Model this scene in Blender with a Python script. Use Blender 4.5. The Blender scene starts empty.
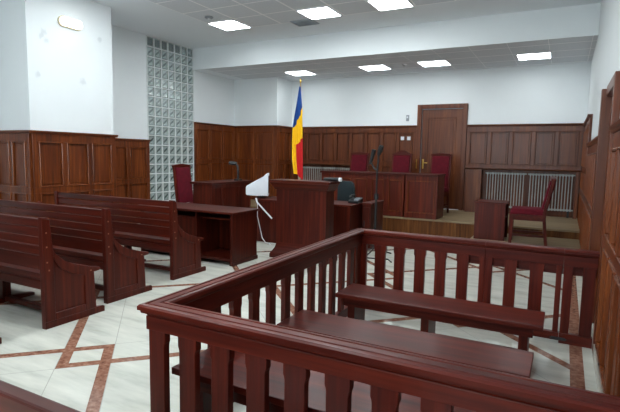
import bpy, bmesh, math, random
from mathutils import Vector, Matrix
random.seed(7)
WIN = 8.2
S = bpy.context.scene
COL = S.collection
PI = math.pi

# ------------------------------------------------------------------ materials
def srgb(r, g, b):
    f = lambda c: (c/255/12.92) if c/255 <= .04045 else ((c/255+.055)/1.055)**2.4
    return (f(r), f(g), f(b), 1)

class NT:
    def __init__(s, name):
        s.m = bpy.data.materials.new(name); s.m.use_nodes = True
        s.t = s.m.node_tree; s.b = s.t.nodes['Principled BSDF']
    def n(s, ty, **kw):
        o = s.t.nodes.new(ty)
        for k, v in kw.items(): setattr(o, k, v)
        return o
    def l(s, a, b): s.t.links.new(a, b)
    def val(s, sock, v):
        if hasattr(v, 'is_linked') or isinstance(v, bpy.types.NodeSocket): s.l(v, sock)
        else: sock.default_value = v
    def math(s, op, a, b=0.0, c=None):
        o = s.n('ShaderNodeMath', operation=op)
        s.val(o.inputs[0], a); s.val(o.inputs[1], b)
        if c is not None: s.val(o.inputs[2], c)
        return o.outputs[0]
    def mix(s, f, a, b):
        o = s.n('ShaderNodeMix', data_type='RGBA')
        s.val(o.inputs[0], f); s.val(o.inputs[6], a); s.val(o.inputs[7], b)
        return o.outputs[2]
    def pos(s):
        g = s.n('ShaderNodeNewGeometry'); x = s.n('ShaderNodeSeparateXYZ'); s.l(g.outputs['Position'], x.inputs[0])
        return x.outputs, g.outputs['Position']
    def noise(s, vec, scale, detail=3, rough=.5):
        o = s.n('ShaderNodeTexNoise'); s.l(vec, o.inputs['Vector']); o.inputs['Scale'].default_value = scale
        o.inputs['Detail'].default_value = detail; o.inputs['Roughness'].default_value = rough
        return o.outputs['Fac']
    def ramp(s, f, stops):
        o = s.n('ShaderNodeValToRGB'); s.l(f, o.inputs[0]); e = o.color_ramp.elements
        e[0].position, e[0].color = stops[0]; e[1].position, e[1].color = stops[-1]
        for p, c in stops[1:-1]:
            q = e.new(p); q.color = c
        return o.outputs[0]
    def mapping(s, scale, rot=(0, 0, 0), src='Object'):
        tc = s.n('ShaderNodeTexCoord'); mp = s.n('ShaderNodeMapping'); s.l(tc.outputs[src], mp.inputs[0])
        mp.inputs['Scale'].default_value = scale; mp.inputs['Rotation'].default_value = rot
        return mp.outputs[0]

def wood(name, dark, mid, light, rough=.3, axis='z', coat=0.0, spec=.5):
    k = NT(name); sc = {'x': (1.2, 26, 26), 'y': (26, 1.2, 26), 'z': (26, 26, 1.2)}[axis]
    v = k.mapping(sc)
    f = k.noise(v, 1.0, 5, .6)
    v2 = k.mapping(tuple(.12*q for q in sc))
    f2 = k.noise(v2, 1.5, 2)
    ff = k.math('ADD', k.math('MULTIPLY', f, .65), k.math('MULTIPLY', f2, .35))
    k.l(k.ramp(ff, [(.32, dark), (.5, mid), (.68, light)]), k.b.inputs['Base Color'])
    k.b.inputs['Roughness'].default_value = rough
    k.b.inputs['Coat Weight'].default_value = coat; k.b.inputs['Coat Roughness'].default_value = .18
    k.b.inputs['Specular IOR Level'].default_value = spec
    return k.m

def plain(name, col, rough=.5, metal=0, emit=None, strength=0, spec=.5, vary=.06):
    k = NT(name)
    if vary:
        f = k.noise(k.mapping((1, 1, 1)), 14, 3)
        d = tuple(c*(1-vary) for c in col[:3])+(1,); e = tuple(min(1, c*(1+vary)) for c in col[:3])+(1,)
        k.l(k.ramp(f, [(.35, d), (.65, e)]), k.b.inputs['Base Color'])
    else: k.b.inputs['Base Color'].default_value = col
    k.b.inputs['Roughness'].default_value = rough; k.b.inputs['Metallic'].default_value = metal
    k.b.inputs['Specular IOR Level'].default_value = spec
    if emit:
        k.b.inputs['Emission Color'].default_value = emit; k.b.inputs['Emission Strength'].default_value = strength
    return k.m

def mahog(axis):
    return wood('mahogany_'+axis, srgb(48, 10, 6), srgb(76, 21, 12), srgb(102, 35, 20), .36, axis, .06, .2)
MH = {a: mahog(a) for a in 'xyz'}
BENCH = {a: wood('bench_wood_'+a, srgb(42, 9, 4), srgb(70, 19, 9), srgb(96, 33, 15), .34, a, .06, .2) for a in 'xyz'}
JUDGE = {a: wood('judges_bench_wood_'+a, srgb(52, 15, 9), srgb(82, 28, 16), srgb(108, 44, 25), .36, a, .05, .25) for a in 'xyz'}
DESK = {a: wood('desk_wood_'+a, srgb(40, 9, 5), srgb(64, 19, 10), srgb(88, 31, 16), .38, a, .05, .2) for a in 'xyz'}
WAIN = {a: wood('panel_wood_'+a, srgb(62, 25, 8), srgb(98, 45, 16), srgb(136, 72, 30), .36, a, .06, .3) for a in 'xyz'}
BACK = {a: wood('back_panel_wood_'+a, srgb(62, 27, 11), srgb(94, 46, 20), srgb(124, 68, 34), .36, a, .1, .35) for a in 'xyz'}
STEPW = wood('platform_front_wood', srgb(66, 35, 14), srgb(98, 58, 27), srgb(126, 82, 42), .45, 'z', .0, .15)
PARQ = wood('platform_parquet', srgb(108, 90, 66), srgb(138, 120, 92), srgb(158, 138, 110), .4, 'x', .05, .3)
MOULD = wood('moulding_wood', srgb(80, 36, 14), srgb(112, 56, 24), srgb(140, 78, 38), .25, 'z', .3, .5)
FAB = plain('maroon_fabric', srgb(90, 12, 27), .85, vary=.12, spec=.2)
BLACK = plain('black_plastic', srgb(20, 21, 24), .4)
TEAL = plain('dark_teal_fabric', srgb(14, 32, 37), .8, vary=.1)
WHITEP = plain('white_plastic', srgb(222, 226, 232), .4, vary=.02)
GREYP = plain('grey_plastic', srgb(150, 158, 164), .5)
METAL = plain('steel', srgb(170, 172, 175), .3, 1)
BRASS = plain('brass', srgb(206, 170, 92), .3, 1)
RAD = plain('radiator_enamel', srgb(176, 176, 172), .45)
SCREEN = plain('screen_glass', srgb(18, 22, 24), .1)
DARKGAP = plain('dark_metal', srgb(36, 37, 40), .5)
BLUE = plain('flag_blue', srgb(10, 66, 140), .8, vary=.05)
YELLOW = plain('flag_yellow', srgb(250, 200, 10), .8, vary=.03)
RED = plain('flag_red', srgb(206, 26, 30), .8, vary=.05)
LAMP = plain('lamp_diffuser', (1, 1, 1, 1), .5, emit=(.92, .98, 1, 1), strength=27, vary=0)
LAMP2 = plain('lowered_lamp_diffuser', (1, 1, 1, 1), .5, emit=(.92, .98, 1, 1), strength=13, vary=0)
WLAMP = plain('wall_lamp_diffuser', (1, 1, .95, 1), .4, emit=(1, .97, .88, 1), strength=3, vary=0)

def plaster(name, col, spots=()):
    k = NT(name); x, p = k.pos()
    f = k.noise(p, 1.2, 4)
    c = k.ramp(f, [(.3, tuple(v*.97 for v in col[:3])+(1,)), (.7, col)])
    for (sx, sy, sz, r) in spots:
        d = k.n('ShaderNodeVectorMath', operation='DISTANCE'); k.l(p, d.inputs[0]); d.inputs[1].default_value = (sx, sy, sz)
        n2 = k.noise(p, 16, 2)
        e = k.math('ADD', d.outputs['Value'], k.math('MULTIPLY', k.math('SUBTRACT', n2, .5), r*1.6))
        o = k.n('ShaderNodeMapRange', interpolation_type='SMOOTHSTEP'); k.l(e, o.inputs[0])
        o.inputs[1].default_value = r*.3; o.inputs[2].default_value = r*1.2; o.inputs[3].default_value = .2; o.inputs[4].default_value = 0
        c = k.mix(o.outputs[0], c, srgb(120, 132, 142))
    k.l(c, k.b.inputs['Base Color']); k.b.inputs['Roughness'].default_value = .6
    k.b.inputs['Specular IOR Level'].default_value = .3
    bp = k.n('ShaderNodeBump'); bp.inputs['Strength'].default_value = .05; k.l(k.noise(p, 60, 3), bp.inputs['Height'])
    k.l(bp.outputs[0], k.b.inputs['Normal'])
    return k.m
WALLC = srgb(234, 240, 242)
PL = plaster('white_plaster', WALLC)
PLCOL = plaster('white_plaster_stained', WALLC,
                [(-7.02, 4.70, 3.27, .05), (-7.02, 4.66, 3.20, .05), (-7.02, 4.73, 3.15, .05), (-7.02, 4.58, 2.62, .045), (-7.02, 5.34, 2.62, .06), (-7.02, 5.69, 3.36, .05)])

def line_mask(k, coord, period, offset, half):
    a = k.math('DIVIDE', k.math('SUBTRACT', coord, offset), period)
    fr = k.math('FRACT', k.math('ADD', a, .5))
    d = k.math('MULTIPLY', k.math('ABSOLUTE', k.math('SUBTRACT', fr, .5)), period)
    return k.math('LESS_THAN', d, half)

def ceiling_mat(name, px, ox, py, oy, xmin, ymax, tone=(srgb(212, 218, 224), srgb(224, 229, 234)), hx=.016):
    k = NT(name); x, p = k.pos()
    m = k.math('MAXIMUM', line_mask(k, x[0], px, ox, hx), line_mask(k, x[1], py, oy, .015))
    inside = k.math('MULTIPLY', k.math('GREATER_THAN', x[0], xmin), k.math('LESS_THAN', x[1], ymax))
    spk = k.noise(p, 90, 2)
    tile = k.ramp(spk, [(.3, tone[0]), (.7, tone[1])])
    base = k.mix(inside, srgb(232, 238, 243), tile)
    c = k.mix(k.math('MULTIPLY', m, inside), base, srgb(252, 253, 255))
    k.l(c, k.b.inputs['Base Color']); k.b.inputs['Roughness'].default_value = .8
    k.b.inputs['Specular IOR Level'].default_value = .2
    return k.m
CEIL = ceiling_mat('ceiling_tiles', .64, -6.16, .63, 6.10, -6.16, 8.0)
SOFF = ceiling_mat('soffit_tiles', .64, -6.14, .62, 9.42, -7.6, 11.3, (srgb(206, 211, 217), srgb(220, 225, 230)), .004)

def floor_mat():
    k = NT('marble_floor'); x, p = k.pos()
    u = k.math('ADD', x[0], x[1]); v = k.math('SUBTRACT', x[1], x[0])
    a = k.math('SUBTRACT', u, -.765+1.14); b = k.math('SUBTRACT', v, 5.3+1.18)
    def wrap(c, per):
        q = k.math('FRACT', k.math('ADD', k.math('DIVIDE', c, per), .5))
        return k.math('ABSOLUTE', k.math('MULTIPLY', k.math('SUBTRACT', q, .5), per))
    def outline(sa, sb):
        da = k.math('SUBTRACT', wrap(k.math('ADD', a, sa), 4.56), 1.34)
        db = k.math('SUBTRACT', wrap(k.math('ADD', b, sb), 4.72), 1.385)
        s = k.math('MAXIMUM', da, db)
        return k.math('LESS_THAN', k.math('ABSOLUTE', s), .053), da, db
    m1, da, db = outline(0, 0); m2, dc, dd = outline(2.28, 2.36)
    band = k.math('MAXIMUM', m1, m2)
    joint = 0
    for d in (da, db, dc, dd):
        j = k.math('LESS_THAN', k.math('ABSOLUTE', k.math('SUBTRACT', d, .056)), .004)
        joint = j if joint == 0 else k.math('MAXIMUM', joint, j)
    inner = k.math('LESS_THAN', x[0], .122)
    border = k.math('MULTIPLY', k.math('GREATER_THAN', x[0], .122), k.math('LESS_THAN', x[0], .212))
    band = k.math('MAXIMUM', k.math('MULTIPLY', band, inner), border)
    joint = k.math('MULTIPLY', joint, inner)
    # white marble with soft diagonal grey veins
    vm = k.n('ShaderNodeMapping'); k.l(p, vm.inputs[0]); vm.inputs['Rotation'].default_value = (0, 0, .5); vm.inputs['Scale'].default_value = (.9, 5, 1)
    n1 = k.noise(vm.outputs[0], 1.6, 6, .62)
    cell = k.n('ShaderNodeTexNoise'); k.l(p, cell.inputs['Vector']); cell.inputs['Scale'].default_value = .7
    mb = k.ramp(n1, [(.32, srgb(178, 179, 169)), (.48, srgb(198, 199, 189)), (.72, srgb(214, 214, 203))])
    n2 = k.noise(p, 26, 5, .65)
    pk = k.ramp(n2, [(.3, srgb(100, 62, 48)), (.5, srgb(138, 96, 78)), (.72, srgb(166, 130, 110))])
    c = k.mix(joint, mb, srgb(168, 168, 160)); c = k.mix(band, c, pk)
    k.l(c, k.b.inputs['Base Color'])
    k.b.inputs['Roughness'].default_value = .16; k.b.inputs['Specular IOR Level'].default_value = .5
    return k.m
FLOOR = floor_mat()

def glass_block_mat(name, col, rough, tr):
    k = NT(name); x, p = k.pos()
    n = k.noise(p, 30, 3)
    c = k.ramp(n, [(.35, tuple(v*.8 for v in col[:3])+(1,)), (.65, tuple(min(1, v*1.15) for v in col[:3])+(1,))])
    k.l(c, k.b.inputs['Base Color']); k.b.inputs['Roughness'].default_value = rough
    k.b.inputs['Transmission Weight'].default_value = tr; k.b.inputs['IOR'].default_value = 1.45
    bp = k.n('ShaderNodeBump'); bp.inputs['Strength'].default_value = .4; bp.inputs['Distance'].default_value = .01
    k.l(n, bp.inputs['Height']); k.l(bp.outputs[0], k.b.inputs['Normal'])
    return k.m
GB_EDGE = glass_block_mat('glass_block_edge', srgb(150, 166, 164), .2, .2)
GB_FACE = glass_block_mat('glass_block_face', srgb(168, 184, 182), .15, .25)
GB_LEAF = glass_block_mat('glass_block_leaf', srgb(92, 108, 108), .12, .3)
MORTAR = plain('white_mortar', srgb(216, 222, 222), .8)

# ------------------------------------------------------------------ mesh helpers
class MB:
    def __init__(s, f=None):
        s.bm = bmesh.new(); s.f = f or (lambda p: p)
    def V(s, p): return s.bm.verts.new(s.f(Vector(p)))
    def poly(s, vs):
        try: return s.bm.faces.new(vs)
        except ValueError: return None
    def box(s, x0, x1, y0, y1, z0, z1):
        v = [s.V((x, y, z)) for z in (z0, z1) for y in (y0, y1) for x in (x0, x1)]
        for q in ((0, 2, 3, 1), (4, 5, 7, 6), (0, 1, 5, 4), (2, 6, 7, 3), (0, 4, 6, 2), (1, 3, 7, 5)): s.poly([v[i] for i in q])
        return s
    def frus(s, r0, r1):
        """r = (x0,x1,y0,y1,z) bottom and top rectangles"""
        v = [s.V((x, y, r[4])) for r in (r0, r1) for y in (r[2], r[3]) for x in (r[0], r[1])]
        for q in ((0, 2, 3, 1), (4, 5, 7, 6), (0, 1, 5, 4), (2, 6, 7, 3), (0, 4, 6, 2), (1, 3, 7, 5)): s.poly([v[i] for i in q])
        return s
    def prism(s, pts, a0, a1, axis='x'):
        """pts in the plane across axis: x->(y,z), y->(x,z), z->(x,y)"""
        def P(p, a): return {'x': (a, p[0], p[1]), 'y': (p[0], a, p[1]), 'z': (p[0], p[1], a)}[axis]
        A = [s.V(P(p, a0)) for p in pts]; B = [s.V(P(p, a1)) for p in pts]
        s.poly(list(reversed(A))); s.poly(B); n = len(pts)
        for i in range(n): s.poly([A[i], A[(i+1) % n], B[(i+1) % n], B[i]])
        return s
    def lathe(s, prof, c=(0, 0, 0), n=16):
        rings = []
        for r, z in prof:
            rings.append([s.V((c[0]+r*math.cos(2*PI*i/n), c[1]+r*math.sin(2*PI*i/n), c[2]+z)) for i in range(n)])
        for a, b in zip(rings, rings[1:]):
            for i in range(n): s.poly([a[i], a[(i+1) % n], b[(i+1) % n], b[i]])
        s.poly(list(reversed(rings[0]))); s.poly(rings[-1])
        return s
    def tube(s, path, r, n=8):
        P = [Vector(p) for p in path]; rings = []; up = Vector((0, 0, 1))
        for i, p in enumerate(P):
            d = (P[min(i+1, len(P)-1)]-P[max(i-1, 0)]).normalized()
            a = d.cross(up)
            if a.length < 1e-3: a = d.cross(Vector((0, 1, 0)))
            a.normalize(); b = a.cross(d)
            rr = r[i] if isinstance(r, (list, tuple)) else r
            rings.append([s.V(p+(a*math.cos(2*PI*j/n)+b*math.sin(2*PI*j/n))*rr) for j in range(n)])
        for a, b in zip(rings, rings[1:]):
            for j in range(n): s.poly([a[j], a[(j+1) % n], b[(j+1) % n], b[j]])
        s.poly(list(reversed(rings[0]))); s.poly(rings[-1])
        return s
    def build(s, name, mat, parent=None, bev=0, smooth=False, seg=2):
        bm = s.bm
        bmesh.ops.recalc_face_normals(bm, faces=bm.faces)
        if bev:
            es = [e for e in bm.edges if len(e.link_faces) == 2 and e.calc_face_angle(0) > .5]
            bmesh.ops.bevel(bm, geom=es, offset=bev, segments=seg, affect='EDGES', profile=.6, clamp_overlap=True)
        me = bpy.data.meshes.new(name); bm.to_mesh(me); bm.free()
        for m in (mat if isinstance(mat, list) else [mat]): me.materials.append(m)
        if smooth:
            for p in me.polygons: p.use_smooth = True
            try: me.set_sharp_from_angle(angle=.7)
            except Exception: pass
        o = bpy.data.objects.new(name, me); COL.objects.link(o)
        if parent: o.parent = parent
        return o

def tag(o, label=None, cat=None, group=None, kind=None):
    if label: o['label'] = label
    if cat: o['category'] = cat
    if group: o['group'] = group
    if kind: o['kind'] = kind
    return o
def thing(name, label, cat, loc=(0, 0, 0), rz=0, group=None):
    o = bpy.data.objects.new(name, None); COL.objects.link(o); o.empty_display_size = .1
    o.location = loc; o.rotation_euler = (0, 0, rz)
    return tag(o, label, cat, group)
def dup(root, loc, rz=0, label=None, group=None):
    r = root.copy(); COL.objects.link(r); r.location = loc; r.rotation_euler = (0, 0, rz)
    if label: r['label'] = label
    if group: r['group'] = group
    for ch in list(root.children):
        c = ch.copy(); COL.objects.link(c); c.parent = r
        for g in list(ch.children):
            d = g.copy(); COL.objects.link(d); d.parent = c
    return r
def struct(name, mb, mat, parent=None, bev=0):
    o = mb.build(name, mat, parent, bev)
    if not parent: o['kind'] = 'structure'
    return o

# ------------------------------------------------------------------ dimensions
XR = .33; XL = -7.95; XC = -7.02; YC1, YC2 = 4.43, 5.93; YB = 9.02; YK = 11.40
ZC = 3.947; ZS = 3.459; XJ = -6.60; YJ = 10.65; PH = .30; YP = 9.30; YREAR = -2.6; XFL = -9.2

# ------------------------------------------------------------------ shell
struct('floor', MB().box(XFL-.2, XR+.2, YREAR-.2, YK+.2, -.15, 0), FLOOR)
struct('ceiling', MB().box(XFL-.2, XR+.2, YREAR-.2, YB, ZC, ZC+.15), CEIL)
so = MB().box(XL, XR, YB, YK, ZS, ZC+.15)
o = so.build('ceiling_soffit', [PL, SOFF]); o['kind'] = 'structure'
for p in o.data.polygons:
    if p.normal.z < -.5: p.material_index = 1
w_right = struct('wall_right', MB().box(XR, XR+.2, YREAR, 4.30, 0, ZC).box(XR, XR+.2, 5.06, YK, 0, ZC).box(XR, XR+.2, 4.30, 5.06, 2.1, ZC), PL)
w_back = struct('wall_back', MB().box(XJ, -3.06, YK, YK+.2, 0, ZC).box(-2.11, XR+.2, YK, YK+.2, 0, ZC).box(-3.06, -2.11, YK, YK+.2, 2.66, ZC), PL)
w_left = struct('wall_left', MB().box(XL-.2, XL, YC2, 7.60, 0, ZC).box(XL-.2, XL, YB+.02, YK+.2, 0, ZC), PL)
w_jog = struct('wall_alcove', MB().box(XL, XJ, YJ, YK+.2, 0, ZS), PL)
w_col = struct('wall_column', MB().box(XFL-.2, XC, YC1, YC2, 0, ZC), PLCOL)
struct('wall_far_left', MB().box(XFL-.2, XFL, YREAR, YC1, 0, ZC), PL)
struct('wall_rear', MB().box(XFL-.2, XR+.2, YREAR-.2, YREAR, 0, 1.2).box(XFL-.2, XR+.2, YREAR-.2, YREAR, 3.1, ZC).box(XFL-.2, -4.2, YREAR-.2, YREAR, 1.2, 3.1).box(-2.3, -1.9, YREAR-.2, YREAR, 1.2, 3.1).box(0, XR+.2, YREAR-.2, YREAR, 1.2, 3.1), PL)
DAY = plain('window_daylight_glow', (1, 1, 1, 1), .8, emit=(.86, .95, 1, 1), strength=WIN, vary=0)  # emissive panel added behind the rear windows, stands in for daylight
for n_, (a_, c_) in enumerate(((-4.2, -2.3), (-1.9, 0))):  # assumed windows, out of view, added to light the hall from behind
    wf = MB()
    for q in ((a_, a_+.07), (c_-.07, c_), ((a_+c_)/2-.04, (a_+c_)/2+.04)): wf.box(q[0], q[1], YREAR-.14, YREAR-.06, 1.2, 3.1)
    wf.box(a_, c_, YREAR-.14, YREAR-.06, 1.2, 1.27).box(a_, c_, YREAR-.14, YREAR-.06, 3.03, 3.1)
    wo = struct('window_%d' % (n_+2), wf, WHITEP)
    MB().box(a_, c_, YREAR-.18, YREAR-.16, 1.2, 3.1).build('daylight_panel', DAY, wo)

def wains(parent, f, L, z0, z1, n, splits, M, T=.03, margin=.05, cap=True, ext0=0, ext1=0, ax='x'):
    """panelling in (s along the wall, t out of the wall, z); splits = heights of the middle rails"""
    b = MB(f); b.box(0, L, 0, .012, z0, z1)
    b.build('panel_backing', M['z'], parent)
    r = MB(f); sw = .075
    zs = [z0]+list(splits)+[z1]
    r.box(0, L, .012, T, z0, z0+.12)
    r.box(0, L, .012, T, z1-.115, z1-.0)
    for z in splits: r.box(0, L, .012, T, z-.045, z+.045)
    pw = (L-2*margin)/n
    edges = [0]+[margin+i*pw for i in range(n+1)]+[L]
    for j in range(len(zs)-1):
        za = zs[j]+(.12 if j == 0 else .045); zb = zs[j+1]-(.115 if j == len(zs)-2 else .045)
        for i in range(n+1):
            s = margin+i*pw
            r.box(max(0, s-sw/2) if i else 0, min(L, s+sw/2) if i < n else L, .012, T, za, zb)
    r.build('panel_frame', M['z'], parent, .004, seg=1)
    p = MB(f)
    for j in range(len(zs)-1):
        za = zs[j]+(.12 if j == 0 else .045); zb = zs[j+1]-(.115 if j == len(zs)-2 else .045)
        for i in range(n):
            a = margin+i*pw+sw/2+.0; c = margin+(i+1)*pw-sw/2
            # moulding rim then field
            for (x0, x1, y0, y1) in ((a, c, za, za+.018), (a, c, zb-.018, zb), (a, a+.018, za+.018, zb-.018), (c-.018, c, za+.018, zb-.018)):
                p.box(x0, x1, .012, T+.014, y0, y1)
    p.build('panel_moulding', MOULD if M is WAIN else M['z'], parent, .005, seg=1)
    q = MB(f)
    for j in range(len(zs)-1):
        za = zs[j]+(.12 if j == 0 else .045); zb = zs[j+1]-(.115 if j == len(zs)-2 else .045)
        for i in range(n):
            a = margin+i*pw+sw/2+.045; c = margin+(i+1)*pw-sw/2-.045
            if c > a: q.box(a, c, .012, .02, za+.045, zb-.045)
    q.build('panel_field', M['z'], parent, .006, seg=1)
    if cap:
        c = MB(f)
        pr = [(0, z1), (T+.012, z1), (T+.018, z1+.012), (T+.03, z1+.02), (T+.034, z1+.045), (0, z1+.045)]
        A = [c.V((-ext0, t, z)) for t, z in pr]; B = [c.V((L+ext1, t, z)) for t, z in pr]
        c.poly(A); c.poly(B)
        for i in range(len(pr)): c.poly([A[i], A[(i+1) % 6], B[(i+1) % 6], B[i]])
        c.build('cap_rail', M[ax], parent)

# column, face to the camera (normal -Y) and face to the hall (normal +X)
wains(w_col, lambda p: Vector((XC-p.x, YC1-p.y, p.z)), 2.1, 0, 1.75, 5, (.90,), WAIN, T=.035, margin=.05, ext0=.065)
wains(w_col, lambda p: Vector((XC+p.y, YC1+p.x, p.z)), YC2-YC1, 0, 1.75, 3, (.90,), WAIN, T=.035, margin=.06, ax='y', ext0=.0, ext1=.03)
wains(w_left, lambda p: Vector((XL+p.y, YC2+p.x, p.z)), 7.60-YC2, 0, 1.725, 3, (.90,), WAIN, T=.035, margin=.05, ax='y')
wains(w_left, lambda p: Vector((XL+p.y, YB+.02+p.x, p.z)), YJ-YB-.02, 0, 2.20, 3, (.75, 1.30), WAIN, T=.035, margin=.05, ax='y')
wains(w_jog, lambda p: Vector((XL+.035+p.x, YJ-p.y, p.z)), XJ-XL-.035, PH, 2.20, 2, (.75, 1.30), WAIN, T=.035, margin=.06, ext1=.065)
wains(w_jog, lambda p: Vector((XJ+p.y, YJ+p.x, p.z)), YK-YJ-.035, PH, 2.20, 2, (.75, 1.30), WAIN, T=.035, margin=.05, ax='y')
wains(w_back, lambda p: Vector((XJ+.035+p.x, YK-p.y, p.z)), -3.157-(XJ+.035), PH, 2.20, 8, (1.32,), BACK, T=.035, margin=.05)
wains(w_back, lambda p: Vector((-2.013+p.x, YK-p.y, p.z)), XR-.035+2.013, PH, 2.20, 5, (1.32,), BACK, T=.035, margin=.04)
# right wall: low panelling (two runs either side of the door), tall panelling by the platform
wains(w_right, lambda p: Vector((XR-p.y, YREAR+p.x, p.z)), 4.22-YREAR, 0, 1.70, 14, (.90,), WAIN, T=.03, margin=.05, ax='y')
wains(w_right, lambda p: Vector((XR-p.y, 5.18+p.x, p.z)), 8.78-5.18, 0, 1.70, 8, (.90,), WAIN, T=.03, margin=.05, ax='y')
wains(w_right, lambda p: Vector((XR-p.y, 8.78+p.x, p.z)), YK-.04-8.78, PH*0, 2.17, 6, (.90, 1.32), WAIN, T=.034, margin=.05, ax='y')
skm = plain('marble_skirting', srgb(176, 170, 160), .25)
sk = struct('baseboard_right', MB().box(XR-.05, XR-.04, YREAR, 4.20, 0, .09).box(XR-.05, XR-.04, 5.19, 8.76, 0, .09), skm)

# side door in the right wall
d2 = tag(bpy.data.objects.new('door_2', None), kind='structure'); COL.objects.link(d2); d2.location = (XR, 4.68, 0)
MB().box(-.05, 0, -.46, -.375, 0, 2.15).build('door_post', WAIN['z'], d2, .006)
MB().box(-.085, 0, .375, .48, 0, 2.13).build('door_post', BACK['z'], d2, .006)
MB().box(-.05, 0, -.375, .375, 2.06, 2.15).build('door_head', WAIN['y'], d2, .006)
MB().box(.02, .06, -.37, .37, .01, 2.05).box(.01, .02, -.25, .25, 1.1, 1.9).box(.01, .02, -.25, .25, .2, .95).build('door_leaf', WAIN['z'], d2, .004)

# ------------------------------------------------------------------ platform
pf = struct('floor_platform', MB().box(XL, XR, YP-.02, YK, PH-.03, PH), PARQ)
MB().box(XL, XR, YP, YP+.03, 0, PH-.03).build('platform_front', STEPW, pf)
b = MB()
x = XL+.3
while x < XR-.1:
    b.box(x, x+.012, YP-.006, YP, .01, PH-.04); x += .42
b.build('front_batten', STEPW, pf)
st = struct('floor_step', MB().box(-1.34, XR-.04, 8.02, YP-.02, .13, .155), PARQ)
MB().box(-1.32, XR-.04, 8.04, YP, 0, .13).build('step_riser', STEPW, st)

# ------------------------------------------------------------------ back door
d1 = tag(bpy.data.objects.new('door_1', None), kind='structure'); COL.objects.link(d1); d1.location = (-2.585, YK, PH)
DH = 2.42
MB().box(-.57, -.47, -.06, .02, 0, DH).box(.47, .57, -.06, .02, 0, DH).box(-.47, .47, -.06, .02, DH-.1, DH).build('door_frame', BACK['z'], d1, .008)
lf = MB().box(-.46, .46, 0.0, .04, .01, DH-.11).build('door_leaf', BACK['z'], d1, .003)
b = MB()
for (z0, z1) in ((.12, .82), (.98, DH-.3)):
    b.box(-.33, .33, -.012, 0, z0, z0+.025).box(-.33, .33, -.012, 0, z1-.025, z1).box(-.33, -.305, -.012, 0, z0+.025, z1-.025).box(.305, .33, -.012, 0, z0+.025, z1-.025)
    b.box(-.27, .27, -.008, 0, z0+.06, z1-.06)
b.build('door_panel_moulding', BACK['z'], lf, .004, seg=1)
MB().box(-.425, -.385, -.01, 0, .93, 1.15).build('handle_plate', BRASS, lf, .003)
MB().tube([(-.405, -.01, 1.07), (-.405, -.05, 1.07), (-.39, -.055, 1.07), (-.29, -.055, 1.065)], .011).build('door_handle', BRASS, lf, smooth=True)
MB().box(-.56, -.53, -.066, -.06, .93, 1.15).build('strike_plate', BRASS, d1, .002)

# ------------------------------------------------------------------ glass block window
w1 = MB()
for j in range(20):
    z = j*.2075
    w1.box(XL-.06, XL+.004, 7.60, 9.04, z-.011 if j else 0, z+.011)
for i in range(8):
    y = 7.60+i*.2057
    w1.box(XL-.06, XL+.006, y-.013, y+.013, 0, ZC)
w1.box(XL-.2, XL-.15, 7.6, 9.04, 0, ZC)
gw = struct('window_1', w1, MORTAR)
g = MB()
for j in range(19):
    for i in range(7):
        y0 = 7.60+i*.2057+.006; z0 = j*.2075+.006; y1 = y0+.1937; z1 = min(z0+.1955, ZC-.004)
        yc, zc = (y0+y1)/2, (z0+z1)/2
        v = [g.V((XL-.03, y, z)) for y, z in ((y0, z0), (y1, z0), (y1, z1), (y0, z1))]
        w = [g.V((XL-.008, y, z)) for y, z in ((y0+.025, z0+.025), (y1-.025, z0+.025), (y1-.025, z1-.025), (y0+.025, z1-.025))]
        for q in range(4): g.poly([v[q], v[(q+1) % 4], w[(q+1) % 4], w[q]])
        # diagonal leaf relief pressed into every block
        def ff(vs, m):
            q_ = g.poly(vs); m = 2 if j == 18 else m
            if q_: q_.material_index = m
        a = g.V((XL-.012, yc-.045, zc-.005)); c = g.V((XL-.012, yc+.045, zc+.005))
        ff([w[0], w[1], c], 1); ff([w[1], w[2], c], 1); ff([w[2], w[3], a], 1); ff([w[3], w[0], a], 1)
        ff([w[0], c, a], 2); ff([w[2], a, c], 2)
g.build('glass_block_panel', [GB_EDGE, GB_FACE, GB_LEAF], gw)

# ------------------------------------------------------------------ ceiling fittings
def ceiling_light(x, y, z, label, group, louvre=False):
    t = thing('ceiling_light', label, 'ceiling light', (x, y, z), 0, group)
    s = .30
    b = MB()
    for q in ((-s, s, -s, -s+.02), (-s, s, s-.02, s), (-s, -s+.02, -s+.02, s-.02), (s-.02, s, -s+.02, s-.02)): b.box(q[0], q[1], q[2], q[3], -.014, 0)
    b.build('frame', WHITEP, t)
    MB().box(-s+.02, s-.02, -s+.02, s-.02, -.008, 0).build('diffuser', LAMP2 if z == ZS else LAMP, t)
    if louvre:
        c = MB()
        for i in range(1, 6): c.box(-s+.02+i*.093-.004, -s+.02+i*.093+.004, -s+.02, s-.02, -.02, -.009)
        c.build('louvre', WHITEP, t)
    return t
GM, GS = 'panel lights in the main ceiling', 'panel lights in the lowered ceiling'
tx = lambda k: -6.16+.64*k+.32
ceiling_light(tx(0), 7.675, ZC, 'square louvred ceiling light nearest the glass block wall', GM, True)
ceiling_light(tx(3), 7.675, ZC, 'square main ceiling light just right of the grey air vent', GM)
ceiling_light(tx(5), 7.675, ZC, 'square main ceiling light cut by the top edge of the photo', GM)
for (k_, y) in ((0, 5.155), (3, 5.155), (5, 5.155), (0, 2.635), (3, 2.635), (5, 2.635), (7, 2.635), (3, .115), (6, .115)):
    ceiling_light(tx(k_), y, ZC, 'square main ceiling light above and beyond the view', GM)
for x, lab in ((-5.76, 'lowered ceiling light above the flag, leftmost of its row'), (-3.87, 'lowered ceiling light left of the small round detector'),
               (-2.56, 'lowered ceiling light above the back door'), (-.66, 'lowered ceiling light nearest the right wall')):
    ceiling_light(x, 10.34, ZS, lab, GS)
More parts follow.
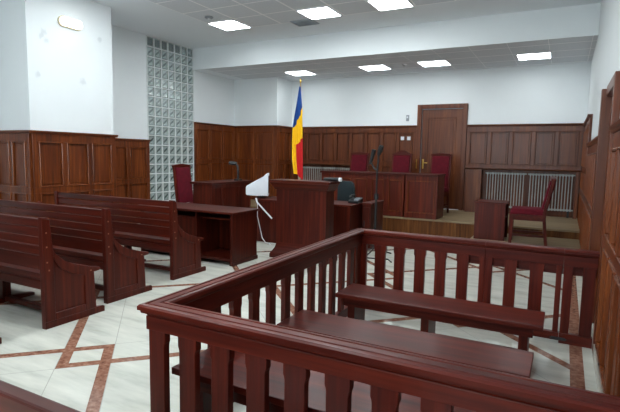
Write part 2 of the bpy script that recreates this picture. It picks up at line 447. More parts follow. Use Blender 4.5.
t = thing('air_vent', 'grey square air vent in the main ceiling between two lights', 'air vent', (-4.44, 8.10, ZC))
MB().frus((-.21, .21, -.17, .17, -.015), (-.22, .22, -.18, .18, 0)).build('vent_frame', GREYP, t)
b = MB()
for i in range(6): b.box(-.18, .18, -.14+i*.05, -.125+i*.05, -.03, -.015)
b.build('vent_slats', GREYP, t)
t = thing('smoke_detector', 'round grey detector on the main ceiling beside the louvred light', 'smoke detector', (-5.85, 7.08, ZC))
MB().lathe([(.075, 0), (.08, -.012), (.06, -.03), (.03, -.034)][::-1], n=20).build('detector_base', GREYP, t, smooth=True)
MB().lathe([(.025, -.045), (.028, -.034)], n=16).build('detector_head', WHITEP, t)
t = thing('smoke_detector', 'small white round detector on the lowered ceiling between two lights', 'smoke detector', (-3.16, 10.2, ZS))
MB().lathe([(.035, -.03), (.05, -.02), (.055, 0)], n=18).build('detector_base', WHITEP, t, smooth=True)
MB().lathe([(.018, -.04), (.02, -.03)], n=14).build('detector_head', GREYP, t)

# emergency wall lamp on the column
t = thing('wall_lamp', 'lit white oblong lamp high on the left column', 'wall lamp', (XC, 5.135, 3.49))
stad = lambda a, r_: [(a*(1 if math.cos(q) > 0 else -1)+r_*math.cos(q), r_*math.sin(q)) for q in [(-.5+i/8+.002)*PI for i in range(9)]+[(.5+i/8+.002)*PI for i in range(9)]]
MB().prism(stad(.125, .085), 0, .03, 'x').build('back_plate', plain('cream_plastic', srgb(196, 186, 160), .5), t, .004)
MB().prism(stad(.122, .07), .03, .06, 'x').build('lamp_cover', WLAMP, t, .012, smooth=True)

# wall switches
t0 = thing('light_switch', 'left one of two white wall switches beside the back door', 'light switch', (-3.50, YK-.03, 1.94), 0, 'white switches beside the back door')
MB().box(-.042, .042, -.012, .0, -.042, .042).build('switch_plate', WHITEP, t0, .004)
MB().box(-.026, .026, -.018, -.012, -.03, .03).build('rocker', WHITEP, t0, .003)
dup(t0, (-3.345, YK-.03, 1.94), 0, 'right one of two white wall switches, nearer the back door')
t = thing('wall_sensor', 'small grey box on the white wall left of the back door', 'sensor', (-3.40, YK, 2.42))
MB().box(-.035, .035, -.03, 0, -.07, .07).build('sensor_case', GREYP, t, .008)
MB().box(-.02, .02, -.036, -.03, .0, .04).build('sensor_lens', WHITEP, t, .002)

# ------------------------------------------------------------------ radiators
def radiator(x0, n, label, grp):
    t = thing('radiator', label, 'radiator', (x0, YK-.13, PH), 0, grp)
    for i in range(n):
        x = i*.056
        c = MB().box(x-.009, x+.009, -.035, -.018, .17, .86).box(x-.019, x+.019, -.035, -.012, .13, .18).box(x-.019, x+.019, -.035, -.012, .85, .90)
        c.build('radiator_column', RAD, t, .006, seg=1)
    MB().tube([(-.05, 0, .155), (n*.056, 0, .155)], .015).tube([(-.05, 0, .88), (n*.056, 0, .88)], .015).build('radiator_pipe', RAD, t)
    MB().box(.06, .1, -.02, .02, 0, .14).box((n-2)*.056, (n-2)*.056+.04, -.02, .02, 0, .14).build('radiator_foot', DARKGAP, t)
    return t
GR = 'column radiators along the back wall'
radiator(-1.50, 14, 'white column radiator just right of the back door', GR)
radiator(-.64, 15, 'white column radiator in the back right corner', GR)
radiator(-6.28, 27, 'white column radiator behind the flag on the left of the back wall', GR)
def shelf(x0, x1, label, post):
    t = thing('radiator_shelf', label, 'radiator shelf', (x0, YK-.036, PH), 0, 'wooden shelves over the radiators')
    L = x1-x0
    MB().prism([(0, .99), (0, .955), (-.16, .955), (-.17, .965), (-.235, .97), (-.24, .99)], 0, L, 'x').build('shelf_board', BACK['x'], t, .003)
    for a, b_ in post: MB().box(a, b_, -.20, 0, 0, .955).build('side_panel', BACK['z'], t, .004)
    return t
shelf(-2.0, XR-.04, 'wooden shelf over the radiators right of the back door', ((.06, .38), (2.2, 2.27)))
shelf(-6.50, -4.45, 'wooden shelf over the radiator behind the flag', ((.02, .12), (1.88, 2.0)))

# ------------------------------------------------------------------ prisoners' dock
TOP = .785
dk = thing('dock_railing', 'dark red wooden dock railing with square balusters around three benches', 'railing', (-1.73, 1.64, 0))
OX, OY = -1.73, 1.64
def capprof(w0, w1):
    """profile across the rail: (offset, z)"""
    m = (w0+w1)/2
    return [(w0+.035, .725), (w1-.035, .725), (w1-.03, .735), (w1-.012, .742), (w1-.01, .755), (w1, .757), (w1, .775), (w1-.008, TOP-.002), (w1-.024, TOP), (w1-.028, TOP-.006), (w1-.034, TOP-.006), (w1-.038, TOP),
            (w0+.038, TOP), (w0+.034, TOP-.006), (w0+.028, TOP-.006), (w0+.024, TOP), (w0+.008, TOP-.002), (w0, .775), (w0, .757), (w0+.01, .755), (w0+.012, .742), (w0+.03, .735)]
loc = lambda q: Vector((q.x-OX, q.y-OY, q.z))
def locl(q):       # the side rail runs a few centimetres out of square
    k = (q.y-1.585)/2.87
    return Vector((q.x+.034-.052*k-OX, q.y+.045*k-OY, q.z))
def locb(q):       # so does the far rail
    k = (.30-q.x)/2.1
    return Vector((q.x-.018*max(0, k)-OX, q.y+.045*k-OY, q.z))
def locf(q):
    k = (.30-q.x)/2.1
    return Vector((q.x+.034*k-OX, q.y-OY, q.z))
def mitred(prof, fa, fb, name, mat, parent, f):
    b = MB(f); A = [b.V(fa(o, z)) for o, z in prof]; B = [b.V(fb(o, z)) for o, z in prof]
    n = len(prof); b.poly(A); b.poly(B)
    for i in range(n): b.poly([A[i], A[(i+1) % n], B[(i+1) % n], B[i]])
    return b.build(name, mat, parent)
XE = XR-.05      # where the rails stop at the panelled wall
# offsets measured outward-in: front: y = 1.585+o ; left: x=-1.785+o ; back: y = 4.42-o
P = capprof(0, .11)
mitred(P, lambda o, z: (-1.785+o, 1.585+o, z), lambda o, z: (XE, 1.585+o, z), 'top_rail', MH['x'], dk, locf)
mitred(P, lambda o, z: (-1.785+o, 1.585+o, z), lambda o, z: (-1.785+o, 4.42-o, z), 'top_rail', MH['y'], dk, locl)
mitred(P, lambda o, z: (-1.785+o, 4.42-o, z), lambda o, z: (-.5555, 4.42-o, z), 'top_rail', MH['x'], dk, locb)
mitred(P, lambda o, z: (.043, 4.42-o, z), lambda o, z: (XE, 4.42-o, z), 'top_rail', MH['x'], dk, locb)
MB(locf).box(-1.755, XE, 1.612, 1.662, .66, .727).build('apron_board', MH['x'], dk, .003)
MB(locl).box(-1.757, -1.707, 1.663, 4.341, .635, .727).build('apron_board', MH['y'], dk, .003)
MB(locb).box(-1.757, -.5555, 4.342, 4.392, .645, .727).build('apron_board', MH['x'], dk, .003)
MB(locb).box(.043, XE, 4.342, 4.392, .645, .727).build('apron_board', MH['x'], dk, .003)
MB(locb).box(-.74, -.5555, 4.393, 4.412, .565, .70).build('reinforcing_board', MH['x'], dk, .003)
MB(locb).box(.043, XE, 4.393, 4.412, .565, .70).build('reinforcing_board', MH['x'], dk, .003)
for q in ((-1.757, XE, 1.612, 1.662), (-1.757, -1.707, 1.663, 4.341), (-1.757, -.5555, 4.342, 4.392), (.043, XE, 4.342, 4.392)):
    MB(locf if q[3] < 1.7 else locl if q[2] < 1.7 else locb).box(*q, 0, .085).build('bottom_rail', MH['x' if q[1]-q[0] > .2 else 'y'], dk, .003)
def bal(a0, a1, fixed, axis, parent, f=loc, sh=(1, 1), name='baluster', z0=.085, z1=.645):
    e = .007
    pts = [(a0-e*sh[0]*.0+e*sh[0], z0), (a1-e*sh[1], z0)]
    right = [(a1-e*sh[1], z1-.075), (a1-e*sh[1]*.7, z1-.062), (a1-e*sh[1]*.1, z1-.052), (a1, z1-.045), (a1, z1)]
    left = [(a0, z1), (a0, z1-.045), (a0+e*sh[0]*.1, z1-.052), (a0+e*sh[0]*.7, z1-.062), (a0+e*sh[0], z1-.075)]
    b = MB(f)
    b.prism(pts+right+left, fixed[0], fixed[1], {'x': 'y', 'y': 'x'}[axis])
    return b.build(name, MH['z'], parent, .0025, seg=1)
# front
for i in range(11):
    a = -1.718+i*.1885
    if i == 0: bal(-1.745, a+.078, (1.618, 1.656), 'x', dk, sh=(0, 1), z1=.662, name='corner_post', f=locf)
    elif i < 11: bal(a, min(a+.109, XE-.01), (1.618, 1.656), 'x', dk, z1=.662, f=loc)
# left side
ys = [1.842+i*.2028 for i in range(12)]
for y in ys: bal(y, y+.09, (-1.751, -1.713), 'y', dk, z1=.637, f=locl)
MB(locb).box(-1.748, -1.66, 4.345, 4.389, .085, .646).build('corner_post', MH['z'], dk, .003)
MB(locl).box(-1.748, -1.712, 4.20, 4.344, .085, .636).build('corner_post', MH['z'], dk, .003)
for a, c in ((-1.572, -1.466), (-1.377, -1.279), (-1.18, -1.082), (-.991, -.892), (-.795, -.697)): bal(a-.005, c+.005, (4.347, 4.387), 'x', dk, f=locb)
MB(locb).box(-.603, -.5555, 4.347, 4.387, .085, .646).build('gate_post', MH['z'], dk, .003)
MB(locb).box(.046, .112, 4.347, 4.387, .085, .646).build('gate_post', MH['z'], dk, .003)
MB(locb).box(.182, XE-.01, 4.347, 4.387, .085, .646).build('end_post', MH['z'], dk, .003)
# the gate
gt = MB(locb).box(-.5545, .0415, 4.342, 4.392, .645, .727).box(-.5545, .0415, 4.393, 4.412, .565, .70).build('gate', MH['x'], dk, .003)
mitred(P, lambda o, z: (-.5545, 4.42-o, z), lambda o, z: (.0415, 4.42-o, z), 'gate_top_rail', MH['x'], gt, locb)
MB(locb).box(-.5545, .0415, 4.342, 4.392, .02, .085).build('gate_bottom_rail', MH['x'], gt, .003)
for a, c in ((-.5545, -.497), (-.007, .034)): MB(locb).box(a, c, 4.347, 4.387, .085, .646).build('gate_stile', MH['z'], gt, .003)
for a, c in ((-.40, -.304), (-.204, -.099)): bal(a-.005, c+.005, (4.347, 4.387), 'x', gt, f=locb)
MB(locb).box(-.01, .09, 4.325, 4.341, .03, .05).tube([(-.02, 4.331, .04), (.1, 4.331, .04)], .007).build('latch', DARKGAP, gt)

# benches in the dock
def dock_bench(H=.40):
    t = thing('dock_bench', '', 'bench')
    L = 1.51; D = .36
    MB().box(0, L, 0, D, H-.035, H).build('seat', MH['x'], t, .005)
    MB().box(.06, L-.06, .03, .055, H-.10, H-.035).build('seat_rail', MH['x'], t, .003)
    for x in (.11, L*.47, L-.12):
        MB().box(x-.03, x+.03, .07, D-.05, .04, H-.035).build('leg', MH['z'], t, .003)
        MB().box(x-.034, x+.034, .02, D-.02, 0, .04).build('foot', MH['y'], t, .004)
    MB().box(.12, L-.14, D*.5-.015, D*.5+.015, .10, .15).build('stretcher', MH['x'], t, .003)
    return t
GB = 'plain benches inside the dock'
db = dock_bench(); db['group'] = GB; db['label'] = 'backless dark bench farthest back inside the dock, by the gate'; db.location = (-1.57, 3.45, 0)
dup(db, (-1.60, 2.60, 0), 0, 'backless dark bench in the middle of the dock')
db2 = dock_bench(.448); db2['group'] = GB; db2['label'] = 'backless dark bench seen through the near balusters of the dock'; db2.location = (-1.655, 1.705, 0)

# ------------------------------------------------------------------ public benches
def end_outline(grow=0):
    return [(0, 0), (.585, 0), (.585, .05), (.50, .062), (.485, .40), (.545, .405), (.555, .42), (.545, .435), (.46, .452), (.36, .485), (.27, .515), (.19, .56), (.125, .62), (.092, .69), (.078, .80), (.07, .93), (.062, .945), (0, .952)]
def bench():
    t = thing('court_bench', '', 'bench')
    L = 2.12
    for k_, x in enumerate((0, -L)):
        s = -1 if k_ == 0 else 1
        e = MB().prism(end_outline(), x, x+s*.038, 'x').build('end_panel', BENCH['z'], t, .004)
        # raised frame around a sunk field on the outer face, plinth
        fx = (x, x-s*.014)
        fr = MB()
        fr.prism([(0, 0), (.59, 0), (.59, .05), (.57, .06), (0, .06)], *fx, 'x')
        fr.prism([(0, .06), (.095, .06), (.095, .66), (.07, .93), (0, .95)], *fx, 'x')
        fr.prism([(.39, .06), (.50, .06), (.485, .40), (.39, .40)], *fx, 'x')
        fr.prism([(.095, .06), (.39, .06), (.39, .12), (.095, .12)], *fx, 'x')
        fr.prism([(.095, .60), (.15, .50), (.25, .435), (.39, .385), (.485, .40), (.545, .405), (.555, .42), (.545, .435), (.46, .452), (.36, .485), (.27, .515), (.19, .56), (.125, .62), (.095, .66)], *fx, 'x')
        fr.build('end_frame', BENCH['z'], e, .003, seg=1)
        bl = MB()
        for (y, z) in ((.035, .82), (.035, .70), (.45, .42), (.05, .50), (.035, .57)):
            bl.lathe([(.009, 0), (.009, .002)], n=8, c=(0, 0, 0)) if False else bl.box(fx[1]-s*.002, fx[1], y-.006, y+.006, z-.006, z+.006)
        bl.build('screw_cap', plain('brown_cap', srgb(140, 96, 70), .4), e)
    xi0, xi1 = -L+.038, -.038
    MB().box(xi0, xi1, .012, .052, .868, .935).build('back_rail', BENCH['x'], t, .007)
    for z0, z1 in ((.790, .858), (.712, .780), (.634, .702), (.50, .624)):
        MB().box(xi0, xi1, .016, .036, z0, z1).build('back_slat', BENCH['x'], t, .006)
    MB().box(xi0, xi1, .03, .535, .405, .43).build('seat', BENCH['x'], t, .007)
    MB().box(xi0, xi1, .02, .045, .43, .47).box(xi0, xi1, .02, .045, .33, .405).build('back_apron', BENCH['x'], t, .004)
    xm = -L/2
    MB().prism([(.037, .43), (.075, .43), (.065, .95), (.037, .955)], xm-.03, xm+.01, 'x').build('middle_stile', BENCH['z'], t, .003)
    MB().box(xm-.03, xm+.03, .25, .33, .05, .405).build('leg', BENCH['z'], t, .004)
    MB().prism([(.04, 0), (.57, 0), (.57, .03), (.36, .05), (.22, .05), (.04, .03)], xm-.032, xm+.032, 'x').build('foot', BENCH['y'], t, .004)
    MB().box(xi0, xm-.032, .265, .315, .015, .06).box(xm+.032, xi1, .265, .315, .015, .06).build('stretcher', BENCH['x'], t, .004)
    return t
GC = 'slatted public benches'
cb = bench(); cb['group'] = GC
cb['label'] = 'slatted wooden bench in front, its end panel nearest the camera at left'; cb.location = (-3.785, 2.44, 0)
dup(cb, (-3.93, 3.175, 0), 0, 'slatted wooden bench between the front and back rows at left')
dup(cb, (-4.02, 4.18, 0), 0, 'slatted wooden bench of the last row, backing on the open desk')
dup(cb, (-3.80, 1.50, 0), 0, 'slatted wooden bench of which only a foot shows at the left edge')
dup(cb, (-.66, .605, 0), 0, 'wooden bench whose top rail crosses the bottom left corner')

# ------------------------------------------------------------------ advocates' desk (open at the back)
t = thing('open_desk', 'long dark wooden desk open toward the benches, with a shelf inside', 'desk', (-3.86, 5.13, 0))
L = 1.70; D = .58; H = .725
MB().box(-L-.03, .03, -.03, D+.03, H-.03, H).build('desktop', DESK['x'], t, .006)
for x in (-.035, -L): MB().box(x, x+.035, 0, D, 0, H-.03).build('side_panel', DESK['z'], t, .003)
MB().box(-.035-.005, .012, -.012, D+.012, 0, .055).build('plinth', DESK['y'], t, .005)
MB().box(-L+.035, -.035, D-.05, D-.03, .0, H-.03).build('modesty_panel', DESK['z'], t, .002)
MB().box(-.66, -.63, .02, D-.05, .09, H-.03).build('partition', DESK['z'], t, .002)
MB().box(-L+.035, -.66, .03, D-.05, .60, .62).box(-.63, -.035, .10, D-.05, .60, .62).build('shelf', DESK['x'], t, .002)
MB().box(-L+.035, -.66, .02, .04, .09, .60).build('front_panel', DESK['z'], t, .002)
MB().box(-L+.035, -.04, .01, D-.05, .05, .09).build('bottom_shelf', DESK['x'], t, .003)

# ------------------------------------------------------------------ prosecutor's desk (tall panelled) with a microphone
t = thing('panelled_desk', 'tall panelled wooden desk near the glass blocks, carrying a microphone', 'desk', (-5.79, 6.52, 0))
W, D, H = .44, 1.16, 1.0
MB().box(-.02, W+.03, -.03, D+.03, H-.035, H).build('desktop', DESK['y'], t, .006)
MB().box(.03, W, 0, .03, 0, H-.035).build('end_panel', DESK['z'], t, .003)
MB().box(.03, W, D-.03, D, 0, H-.035).build('end_panel', DESK['z'], t, .003)
MB().box(W-.03, W, .03, D-.03, 0, H-.035).build('front_panel', DESK['z'], t, .003)
b = MB()
for y in (.0, .26, .35, .74, .83, D-.07): b.box(W, W+.012, y, y+.07, .1, H-.1)
b.box(W, W+.014, 0, D, 0, .10).box(W, W+.014, 0, D, H-.10, H-.035)
b.build('panel_frame', DESK['z'], t, .003, seg=1)
MB().box(.04, W-.03, .03, D-.03, .70, .725).build('shelf', DESK['y'], t)
t = thing('desk_microphone', 'black gooseneck microphone on the tall panelled desk', 'microphone', (-5.45, 7.42, 1.0))
MB().box(-.05, .05, -.07, .07, 0, .03).build('base', BLACK, t, .008)
MB().tube([(0, 0, .03), (0, 0, .18), (-.012, .0, .27), (-.05, -.01, .31)], [.02, .019, .018, .018]).build('gooseneck', BLACK, t, smooth=True)
MB().tube([(-.03, 0, .315), (-.12, -.03, .325), (-.17, -.05, .33)], [.032, .04, .03]).build('head', BLACK, t, smooth=True)

# ------------------------------------------------------------------ upholstered chairs
def chair(name, H=1.30, crest=False):
    """faces +Y, origin on the ground below the seat centre"""
    t = thing(name, '', 'chair')
    w, d = .23, .22
    MB().box(-w, w, -d, d, .38, .47).build('seat_frame', MH['x'], t, .006)
    MB().frus((-w+.002, w-.002, -d+.002, d-.002, .47), (-w+.02, w-.02, -d+.02, d-.02, .56)).build('seat', FAB, t, .018, smooth=True, seg=3)
    for s in (-1, 1):
        MB().frus((s*(w-.022)-.017, s*(w-.022)+.017, d-.045, d-.005, 0), (s*(w-.025)-.022, s*(w-.025)+.022, d-.05, d, .42)).build('front_leg', MH['z'], t, .003)
        MB().prism([(-d-.05, 0), (-d-.01, 0), (-d+.03, .42), (-d+.03, .52), (-d-.055, H-.05), (-d-.09, H-.05), (-d-.01, .52), (-d-.01, .42)], s*w-.022*s-.02, s*w-.022*s+.02, 'x').build('back_leg', MH['z'], t, .003)
        MB().box(s*(w-.022)-.012, s*(w-.022)+.012, -d, d-.045, .13, .165).build('side_stretcher', MH['y'], t, .003)
    MB().box(-w+.04, w-.04, -d-.02, -d+.01, .17, .2).build('back_stretcher', MH['x'], t, .003)
    def yb(z): return -d+.01-(z-.52)*(.085/(H-.57))
    z0, z1 = .56, H-.07
    MB().prism([(yb(z0)-.005, z0), (yb(z0)+.045, z0+.01), (yb(z1)+.04, z1-.01), (yb(z1)+.02, z1), (yb(z1)-.03, z1), (yb(z0)-.03, z0)], -w+.042, w-.042, 'x').build('backrest', FAB, t, .012, smooth=True, seg=3)
    if crest:
        pts = [(-w, H-.07), (w, H-.07), (w, H-.03), (w*.75, H-.025), (w*.55, H), (w*.25, H+.035), (0, H+.045), (-w*.25, H+.035), (-w*.55, H), (-w*.75, H-.025), (-w, H-.03)]
    else:
        pts = [(-w, H-.07), (w, H-.07), (w, H-.035), (w*.8, H-.02), (0, H), (-w*.8, H-.02), (-w, H-.035)]
    MB().prism(pts, yb(H-.05)-.03, yb(H-.05)+.03, 'y').build('crest_rail', MH['x'], t, .005)
    return t
GH = 'maroon upholstered high-back chairs'
c0 = chair('upholstered_chair'); c0['group'] = GH
c0['label'] = 'maroon high-back chair leftmost behind the long platform bench'; c0.location = (-4.29, 10.35, PH); c0.rotation_euler = (0, 0, PI)
cw = chair('upholstered_chair', 1.06); cw['group'] = GH
cw['label'] = 'maroon chair seen from the side at the small box desk'; cw.location = (-.49, 8.42, .155); cw.rotation_euler = (0, 0, PI/2+.05); cw.scale = (1.06, 1.16, 1.02)
dup(c0, (-6.12, 6.95, 0), -PI/2+.02, 'maroon high-back chair in front of the glass block wall')
dup(c0, (-2.44, 10.42, PH), PI-.12, 'maroon high-back chair in front of the back door')
c1 = chair('upholstered_chair', 1.30, True); c1['group'] = GH
c1['label'] = 'maroon chair with an arched wooden crest, middle of three on the platform'; c1.location = (-3.27, 10.35, PH); c1.rotation_euler = (0, 0, PI)

# ------------------------------------------------------------------ judges' bench: two units on the platform
def judge_unit(x0, x1, y0, label, npan, H=.87, depth=.62):
    t = thing('judges_bench', label, 'judges bench', (x0, y0, PH), 0, 'judges bench units')
    L = x1-x0
    MB().box(-.0, L, -.04, depth, H-.04, H).build('desktop', DESK['x'], t, .008)
    MB().box(.01, L-.01, 0, .03, 0, H-.04).build('front_panel', JUDGE['z'], t, .002)
    for x in (.01, L-.04): MB().box(x, x+.03, .03, depth-.04, 0, H-.04).build('side_panel', JUDGE['z'], t, .003)
    b = MB(); b.box(.01, L-.01, -.016, 0, 0, .10).box(.01, L-.01, -.014, 0, H-.13, H-.04)
    pw = (L-.02)/npan
    for i in range(npan+1):
        c = .01+i*pw; b.box(max(.01, c-.05), min(L-.01, c+.05), -.014, 0, .10, H-.13)
    b.build('panel_frame', JUDGE['z'], t, .004, seg=1)
    m = MB()
    for i in range(npan):
        a = .01+i*pw+.05; c = .01+(i+1)*pw-.05; za, zb = .10, H-.13
        for (p0, p1, q0, q1) in ((a, c, za, za+.02), (a, c, zb-.02, zb), (a, a+.02, za+.02, zb-.02), (c-.02, c, za+.02, zb-.02)): m.box(p0, p1, -.02, 0, q0, q1)
    m.build('panel_moulding', WAIN['z'], t, .004, seg=1)
    return t
judge_unit(-4.66, -2.80, 9.36, 'long panelled judges bench on the platform, in front of two maroon chairs', 5)
judge_unit(-2.79, -2.13, 9.33, 'short single-panel unit at the right end of the judges bench', 1)

# ------------------------------------------------------------------ witness box desk
t = thing('box_desk', 'small plain box desk facing the maroon side-on chair', 'desk', (-1.29, 8.38, .155))
MB().box(-.01, .50, -.01, .49, .605, .63).build('desktop', MH['x'], t, .004)
MB().box(0, .48, 0, .025, 0, .605).build('front_panel', MH['z'], t, .002)
MB().box(0, .48, .455, .48, 0, .605).build('back_panel', MH['z'], t, .002)
MB().box(0, .025, .025, .455, 0, .605).build('side_panel', MH['z'], t, .002)
MB().box(.025, .46, .025, .455, .35, .37).build('shelf', MH['x'], t, .002)

# ------------------------------------------------------------------ lectern
t = thing('lectern', 'broad dark wooden lectern with a flared cornice in the centre', 'lectern', (-3.29, 5.97, 0))
hw, dp = .40, .26
MB().box(-hw, hw, .0, .03, .22, 1.02).build('front_panel', DESK['z'], t, .002)
for s in (-1, 1): MB().box(s*hw-.0 if s < 0 else hw-.03, -hw+.03 if s < 0 else hw, .03, dp, .22, 1.02).build('side_panel', DESK['z'], t, .002)
b = MB()
prof = [(0, 1.0), (.018, 1.0), (.022, 1.015), (.035, 1.03), (.06, 1.07), (.075, 1.10), (.085, 1.105), (.085, 1.14)]
def ring(o, z): return [b.V(p) for p in ((-hw-o, -o, z), (hw+o, -o, z), (hw+o, dp, z), (-hw-o, dp, z))]
R_ = [ring(o, z) for o, z in prof]
b.poly(R_[0]); b.poly(R_[-1])
for A, B in zip(R_, R_[1:]):
    for i in range(4): b.poly([A[i], A[(i+1) % 4], B[(i+1) % 4], B[i]])
b.build('cornice', DESK['x'], t, .002, seg=1)
b = MB()
prof = [(.075, 0), (.075, .05), (.066, .075), (.04, .11), (.018, .15), (.006, .19), (.0, .23)]
R_ = [ring(o, z) for o, z in prof]
b.poly(R_[0]); b.poly(R_[-1])
for A, B in zip(R_, R_[1:]):
    for i in range(4): b.poly([A[i], A[(i+1) % 4], B[(i+1) % 4], B[i]])
b.build('base_moulding', DESK['x'], t, .002, seg=1)
MB().box(-hw+.03, hw-.03, .03, dp, .6, .625).build('shelf', DESK['x'], t)
t = thing('black_cylinder', 'black cylinder with a white end lying on top of the lectern', 'cylinder', (-2.865, 6.11, 1.141))
MB().tube([(-.13, 0, .028), (-.06, 0, .028), (.10, 0, .028)], [.022, .027, .027], 14).build('body', BLACK, t, smooth=True)
MB().tube([(.10, 0, .028), (.135, 0, .028)], .028, 14).build('white_cap', WHITEP, t, smooth=True)

# ------------------------------------------------------------------ clerk's desk with monitor, phone
t = thing('low_desk', 'low wooden desk behind the lectern, carrying the white monitor', 'desk', (-4.70, 6.90, 0))
L, D, H = 1.80, .62, .735
MB().box(0, L, -.02, D, H-.03, H).build('desktop', DESK['x'], t, .005)
MB().box(.03, L-.02, 0, .025, 0, H-.03).build('front_panel', DESK['z'], t, .002)
for x in (.02, L-.045): MB().box(x, x+.025, .025, D-.02, 0, H-.03).build('side_panel', DESK['z'], t, .002)
m = thing('crt_monitor', 'white tube monitor seen from its side on the low desk', 'monitor', (-4.74, 7.13, .735), .52)
MB().lathe([(.11, 0), (.12, .012), (.05, .03), (.05, .05)], n=20).build('monitor_stand', BLACK, m, smooth=True)
def mon_f(p): return p
b = MB()
def ry(x, y0, y1, z0, z1): return [b.V(p) for p in ((x, y0, z0), (x, y1, z0), (x, y1, z1), (x, y0, z1))]
R_ = [ry(-.30, -.11, .11, .07, .20), ry(-.28, -.13, .13, .055, .225), ry(-.10, -.17, .17, .045, .32), ry(.06, -.20, .20, .05, .40), ry(.11, -.205, .205, .05, .45), ry(.16, -.21, .21, .04, .46)]
b.poly(R_[0]); b.poly(R_[-1])
for A, B in zip(R_, R_[1:]):
    for i in range(4): b.poly([A[i], A[(i+1) % 4], B[(i+1) % 4], B[i]])
m.scale = (.86, .86, .95)
hs = b.build('housing', WHITEP, m, .012, smooth=True)
MB().box(.161, .166, -.17, .17, .09, .41).build('screen', SCREEN, m, .01)
b = MB()
for i in range(6): b.box(-.2, -.02, -.185-.004+i*0, -.18, .14+i*.03, .15+i*.03)
b = MB().box(-.27, -.12, -.08, .08, .04, .075).build('rear_port_block', BLACK, m, .006)
t = tag(MB().tube([(-4.66, 6.86, .75), (-4.63, 6.85, .68), (-4.54, 6.86, .60), (-4.43, 6.87, .50), (-4.34, 6.87, .42)], .014).build('cable', WHITEP, smooth=True), 'thick white cable hanging over the edge of the low desk', 'cable', 'white cables at the low desk')
t = tag(MB().tube([(-4.60, 6.80, .74), (-4.58, 6.79, .66), (-4.58, 6.79, .45), (-4.56, 6.85, .22), (-4.50, 6.82, .08), (-4.42, 6.80, .012), (-4.33, 6.76, .01), (-4.26, 6.70, .008)], .007).build('cable', WHITEP, smooth=True), 'thin white cable running down the low desk to the floor', 'cable', 'white cables at the low desk')
t = thing('telephone', 'black desk telephone at the right end of the low desk', 'telephone', (-3.00, 7.30, .735))
MB().prism([(-.1, 0), (.1, 0), (.1, .09), (-.1, .04)], -.09, .09, 'x').build('phone_body', BLACK, t, .008)
MB().tube([(-.06, -.08, .09), (-.06, -.06, .115), (-.06, .06, .125), (-.06, .09, .11)], [.026, .02, .02, .026]).build('handset', BLACK, t, smooth=True)
b = MB()
for i in range(3):
    for j in range(4): b.box(.0+i*.025, .016+i*.025, -.07+j*.03, -.052+j*.03, .045+j*.008, .064+j*.008)
b.build('keypad', GREYP, t)
t = thing('office_chair', 'dark teal rounded office chair behind the low desk', 'office chair', (-3.62, 8.05, -.0), PI-.25)
b = MB(); b.prism([(-.20, .60), (-.17, .56), (.17, .56), (.20, .60), (.19, .90), (.16, 1.0), (.10, 1.035), (-.10, 1.035), (-.16, 1.0), (-.19, .90)], -.22, -.16, 'y')
b.build('backrest', TEAL, t, .02, smooth=True)
MB().box(-.22, .22, -.18, .24, .43, .50).build('seat', TEAL, t, .025, smooth=True)
MB().tube([(0, -.05, .40), (0, -.22, .42), (0, -.245, .52), (0, -.235, .75)], .018).build('back_support', BLACK, t, smooth=True)
MB().lathe([(.03, .09), (.03, .25), (.02, .26), (.02, .40), (.08, .41), (.08, .43)], n=14).build('gas_column', BLACK, t)
for i in range(5):
    a = 2*PI*i/5
    MB().tube([(.03*math.cos(a), .03*math.sin(a), .10), (.28*math.cos(a), .28*math.sin(a), .07)], [.02, .014]).build('base_arm', BLACK, t)
    MB().lathe([(.02, 0), (.028, .012), (.028, .045), (.02, .06)], c=(.28*math.cos(a), .28*math.sin(a), 0), n=12).build('caster', BLACK, t)

# low side cabinet beside the clerk's desk
t = thing('side_cabinet', 'dark low cabinet between the low desk and the microphone stand', 'cabinet', (-2.87, 7.25, 0))
MB().box(0, .17, 0, .6, .72, .75).build('cabinet_top', DESK['x'], t, .004)
MB().box(.01, .16, .01, .59, 0, .72).build('cabinet_body', DESK['z'], t, .003)
dr = MB().box(.03, .14, -.005, .01, .06, .68).build('cabinet_door', DESK['z'], t, .003)
MB().box(.05, .06, -.02, -.005, .36, .46).build('handle', DARKGAP, dr)

# ------------------------------------------------------------------ microphone stand
t = thing('microphone_stand', 'black floor stand with two microphones beside the lectern', 'microphone stand', (-2.53, 6.98, 0))
for i in range(3):
    a = 2*PI*i/3+.4
    MB().tube([(0, 0, .10), (.12*math.cos(a), .12*math.sin(a), .05), (.26*math.cos(a), .26*math.sin(a), .012)], .011).build('leg', BLACK, t)
MB().tube([(0, 0, .08), (0, 0, .85)], .019).tube([(0, 0, .85), (.0, 0, 1.28)], .014).build('pole', BLACK, t)
MB().lathe([(.02, .84), (.036, .85), (.036, .93), (.018, .91)], n=12).build('clutch', BLACK, t)
MB().tube([(0, 0, 1.26), (.012, 0, 1.40), (.02, -.01, 1.52), (.04, -.02, 1.58)], .014).build('gooseneck', DARKGAP, t)
MB().tube([(.02, -.01, 1.52), (.045, -.02, 1.585), (.075, -.03, 1.66)], [.024, .04, .034], 12).build('microphone', BLACK, t, smooth=True)
MB().tube([(0, 0, 1.28), (-.05, 0, 1.32), (-.09, -.01, 1.40)], .012).build('gooseneck', DARKGAP, t)
MB().tube([(-.11, -.01, 1.38), (-.085, -.01, 1.47), (-.05, -.015, 1.60)], [.02, .027, .036], 12).build('microphone', BLACK, t, smooth=True)
tag(MB().tube([(-2.80, 6.66, .01), (-2.66, 6.60, .01), (-2.50, 6.58, .01), (-2.36, 6.60, .01), (-2.20, 6.66, .01), (-2.1, 6.5, .01)], .01).build('cable', BLACK, smooth=True), 'black cable on the floor at the foot of the microphone stand', 'cable')
t = tag(MB().tube([(-3.42, 9.27, .012), (-3.40, 9.22, .05)], .01).build('cable', WHITEP), 'x', 'cable')
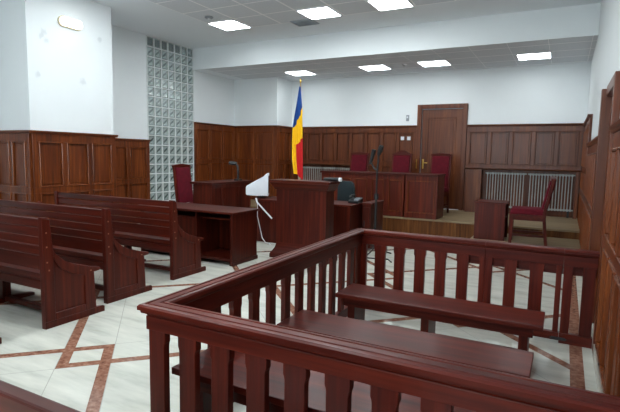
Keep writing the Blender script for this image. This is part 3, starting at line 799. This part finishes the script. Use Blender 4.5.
bpy.data.objects.remove(t)

# ------------------------------------------------------------------ flag
fx, fy = -4.785, 8.6
t = thing('flag', 'blue yellow and red flag drooping on a pole behind the lectern', 'flag', (fx, fy, 0))
MB().lathe([(.16, 0), (.16, .02), (.05, .045), (.025, .07), (.025, .12)], n=20).build('pole_base', BRASS, t, smooth=True)
MB().tube([(0, 0, .05), (.0, 0, 2.92)], .014, 10).build('pole', plain('pole_wood', srgb(196, 170, 130), .5), t, smooth=True)
MB().lathe([(.008, 2.92), (.022, 2.95), (.018, 2.98), (.004, 3.02)], n=12).build('finial', BRASS, t, smooth=True)
def lerp(tab, z):
    for (z0, a), (z1, c) in zip(tab, tab[1:]):
        if z0 >= z >= z1: return a+(c-a)*(z0-z)/(z0-z1) if z0 > z1 else a
    return tab[-1][1]
LEFT = [(2.86, -.01), (2.55, -.045), (2.2, -.09), (2.05, -.115), (1.7, -.125), (1.42, -.115), (1.08, -.07), (.9, -.06)]
RIGHT = [(2.86, .02), (2.55, .06), (2.38, .085), (1.9, .095), (1.4, .11), (.9, .125)]
fl = bmesh.new(); NU, NV = 44, 150; grid = []
for j in range(NV+1):
    row = []
    for i in range(NU+1):
        s = i/NU
        zb = 1.12-.02*math.sin(s*3)-(.06*s if s > .5 else 0)-.10*max(0, s-.45)
        z = 2.86+(zb-2.86)*j/NV
        xl, xr = lerp(LEFT, z), lerp(RIGHT, z)
        amp = .015+.045*min(1, (2.86-z)/.6)
        row.append(fl.verts.new((xl+(xr-xl)*s, -.02-amp*(.6+.5*math.sin(s*2*PI*2.2+.35*z+.6)+.25*math.sin(s*2*PI*4.5+1.1*z)), z)))
    grid.append(row)
for j in range(NV):
    for i in range(NU):
        f = fl.faces.new([grid[j][i], grid[j][i+1], grid[j+1][i+1], grid[j+1][i]])
        c = f.calc_center_median(); s = (i+.5)/NU
        zb1 = 2.04+.42*s**1.2        # blue above this
        red = s > .42 and c.z < 1.70+.14*(s-.42)/.58
        f.material_index = 0 if c.z > zb1 else (2 if red else 1); f.smooth = True
me = bpy.data.meshes.new('flag_cloth'); fl.to_mesh(me); fl.free()
for m_ in (BLUE, YELLOW, RED): me.materials.append(m_)
o = bpy.data.objects.new('flag_cloth', me); COL.objects.link(o); o.parent = t
sm = o.modifiers.new('thickness', 'SOLIDIFY'); sm.thickness = .004

# ------------------------------------------------------------------ light
w = bpy.data.worlds.new('World'); S.world = w; w.use_nodes = True
w.node_tree.nodes['Background'].inputs[0].default_value = (.8, .88, 1, 1); w.node_tree.nodes['Background'].inputs[1].default_value = .3

# ------------------------------------------------------------------ camera
yaw, pit, rol = .484321663, .105041499, -.0174436657
f = Vector((-math.sin(yaw)*math.cos(pit), math.cos(yaw)*math.cos(pit), -math.sin(pit)))
r = Vector((math.cos(yaw), math.sin(yaw), 0)); d = f.cross(r)
r2 = r*math.cos(rol)+d*math.sin(rol); d2_ = d*math.cos(rol)-r*math.sin(rol)
cam = bpy.data.cameras.new('camera'); co = bpy.data.objects.new('camera', cam); COL.objects.link(co)
cam.sensor_fit = 'HORIZONTAL'; cam.sensor_width = 36; cam.lens = 481.788/620*36; cam.clip_start = .05
M = Matrix((r2, -d2_, -f)).transposed().to_4x4(); M.translation = Vector((0, 0, 1.5))
co.matrix_world = M; S.camera = co
S.view_settings.view_transform = 'Standard'; S.view_settings.look = 'None'; S.view_settings.exposure = .08; S.view_settings.gamma = 1
S.view_settings.use_curve_mapping = False
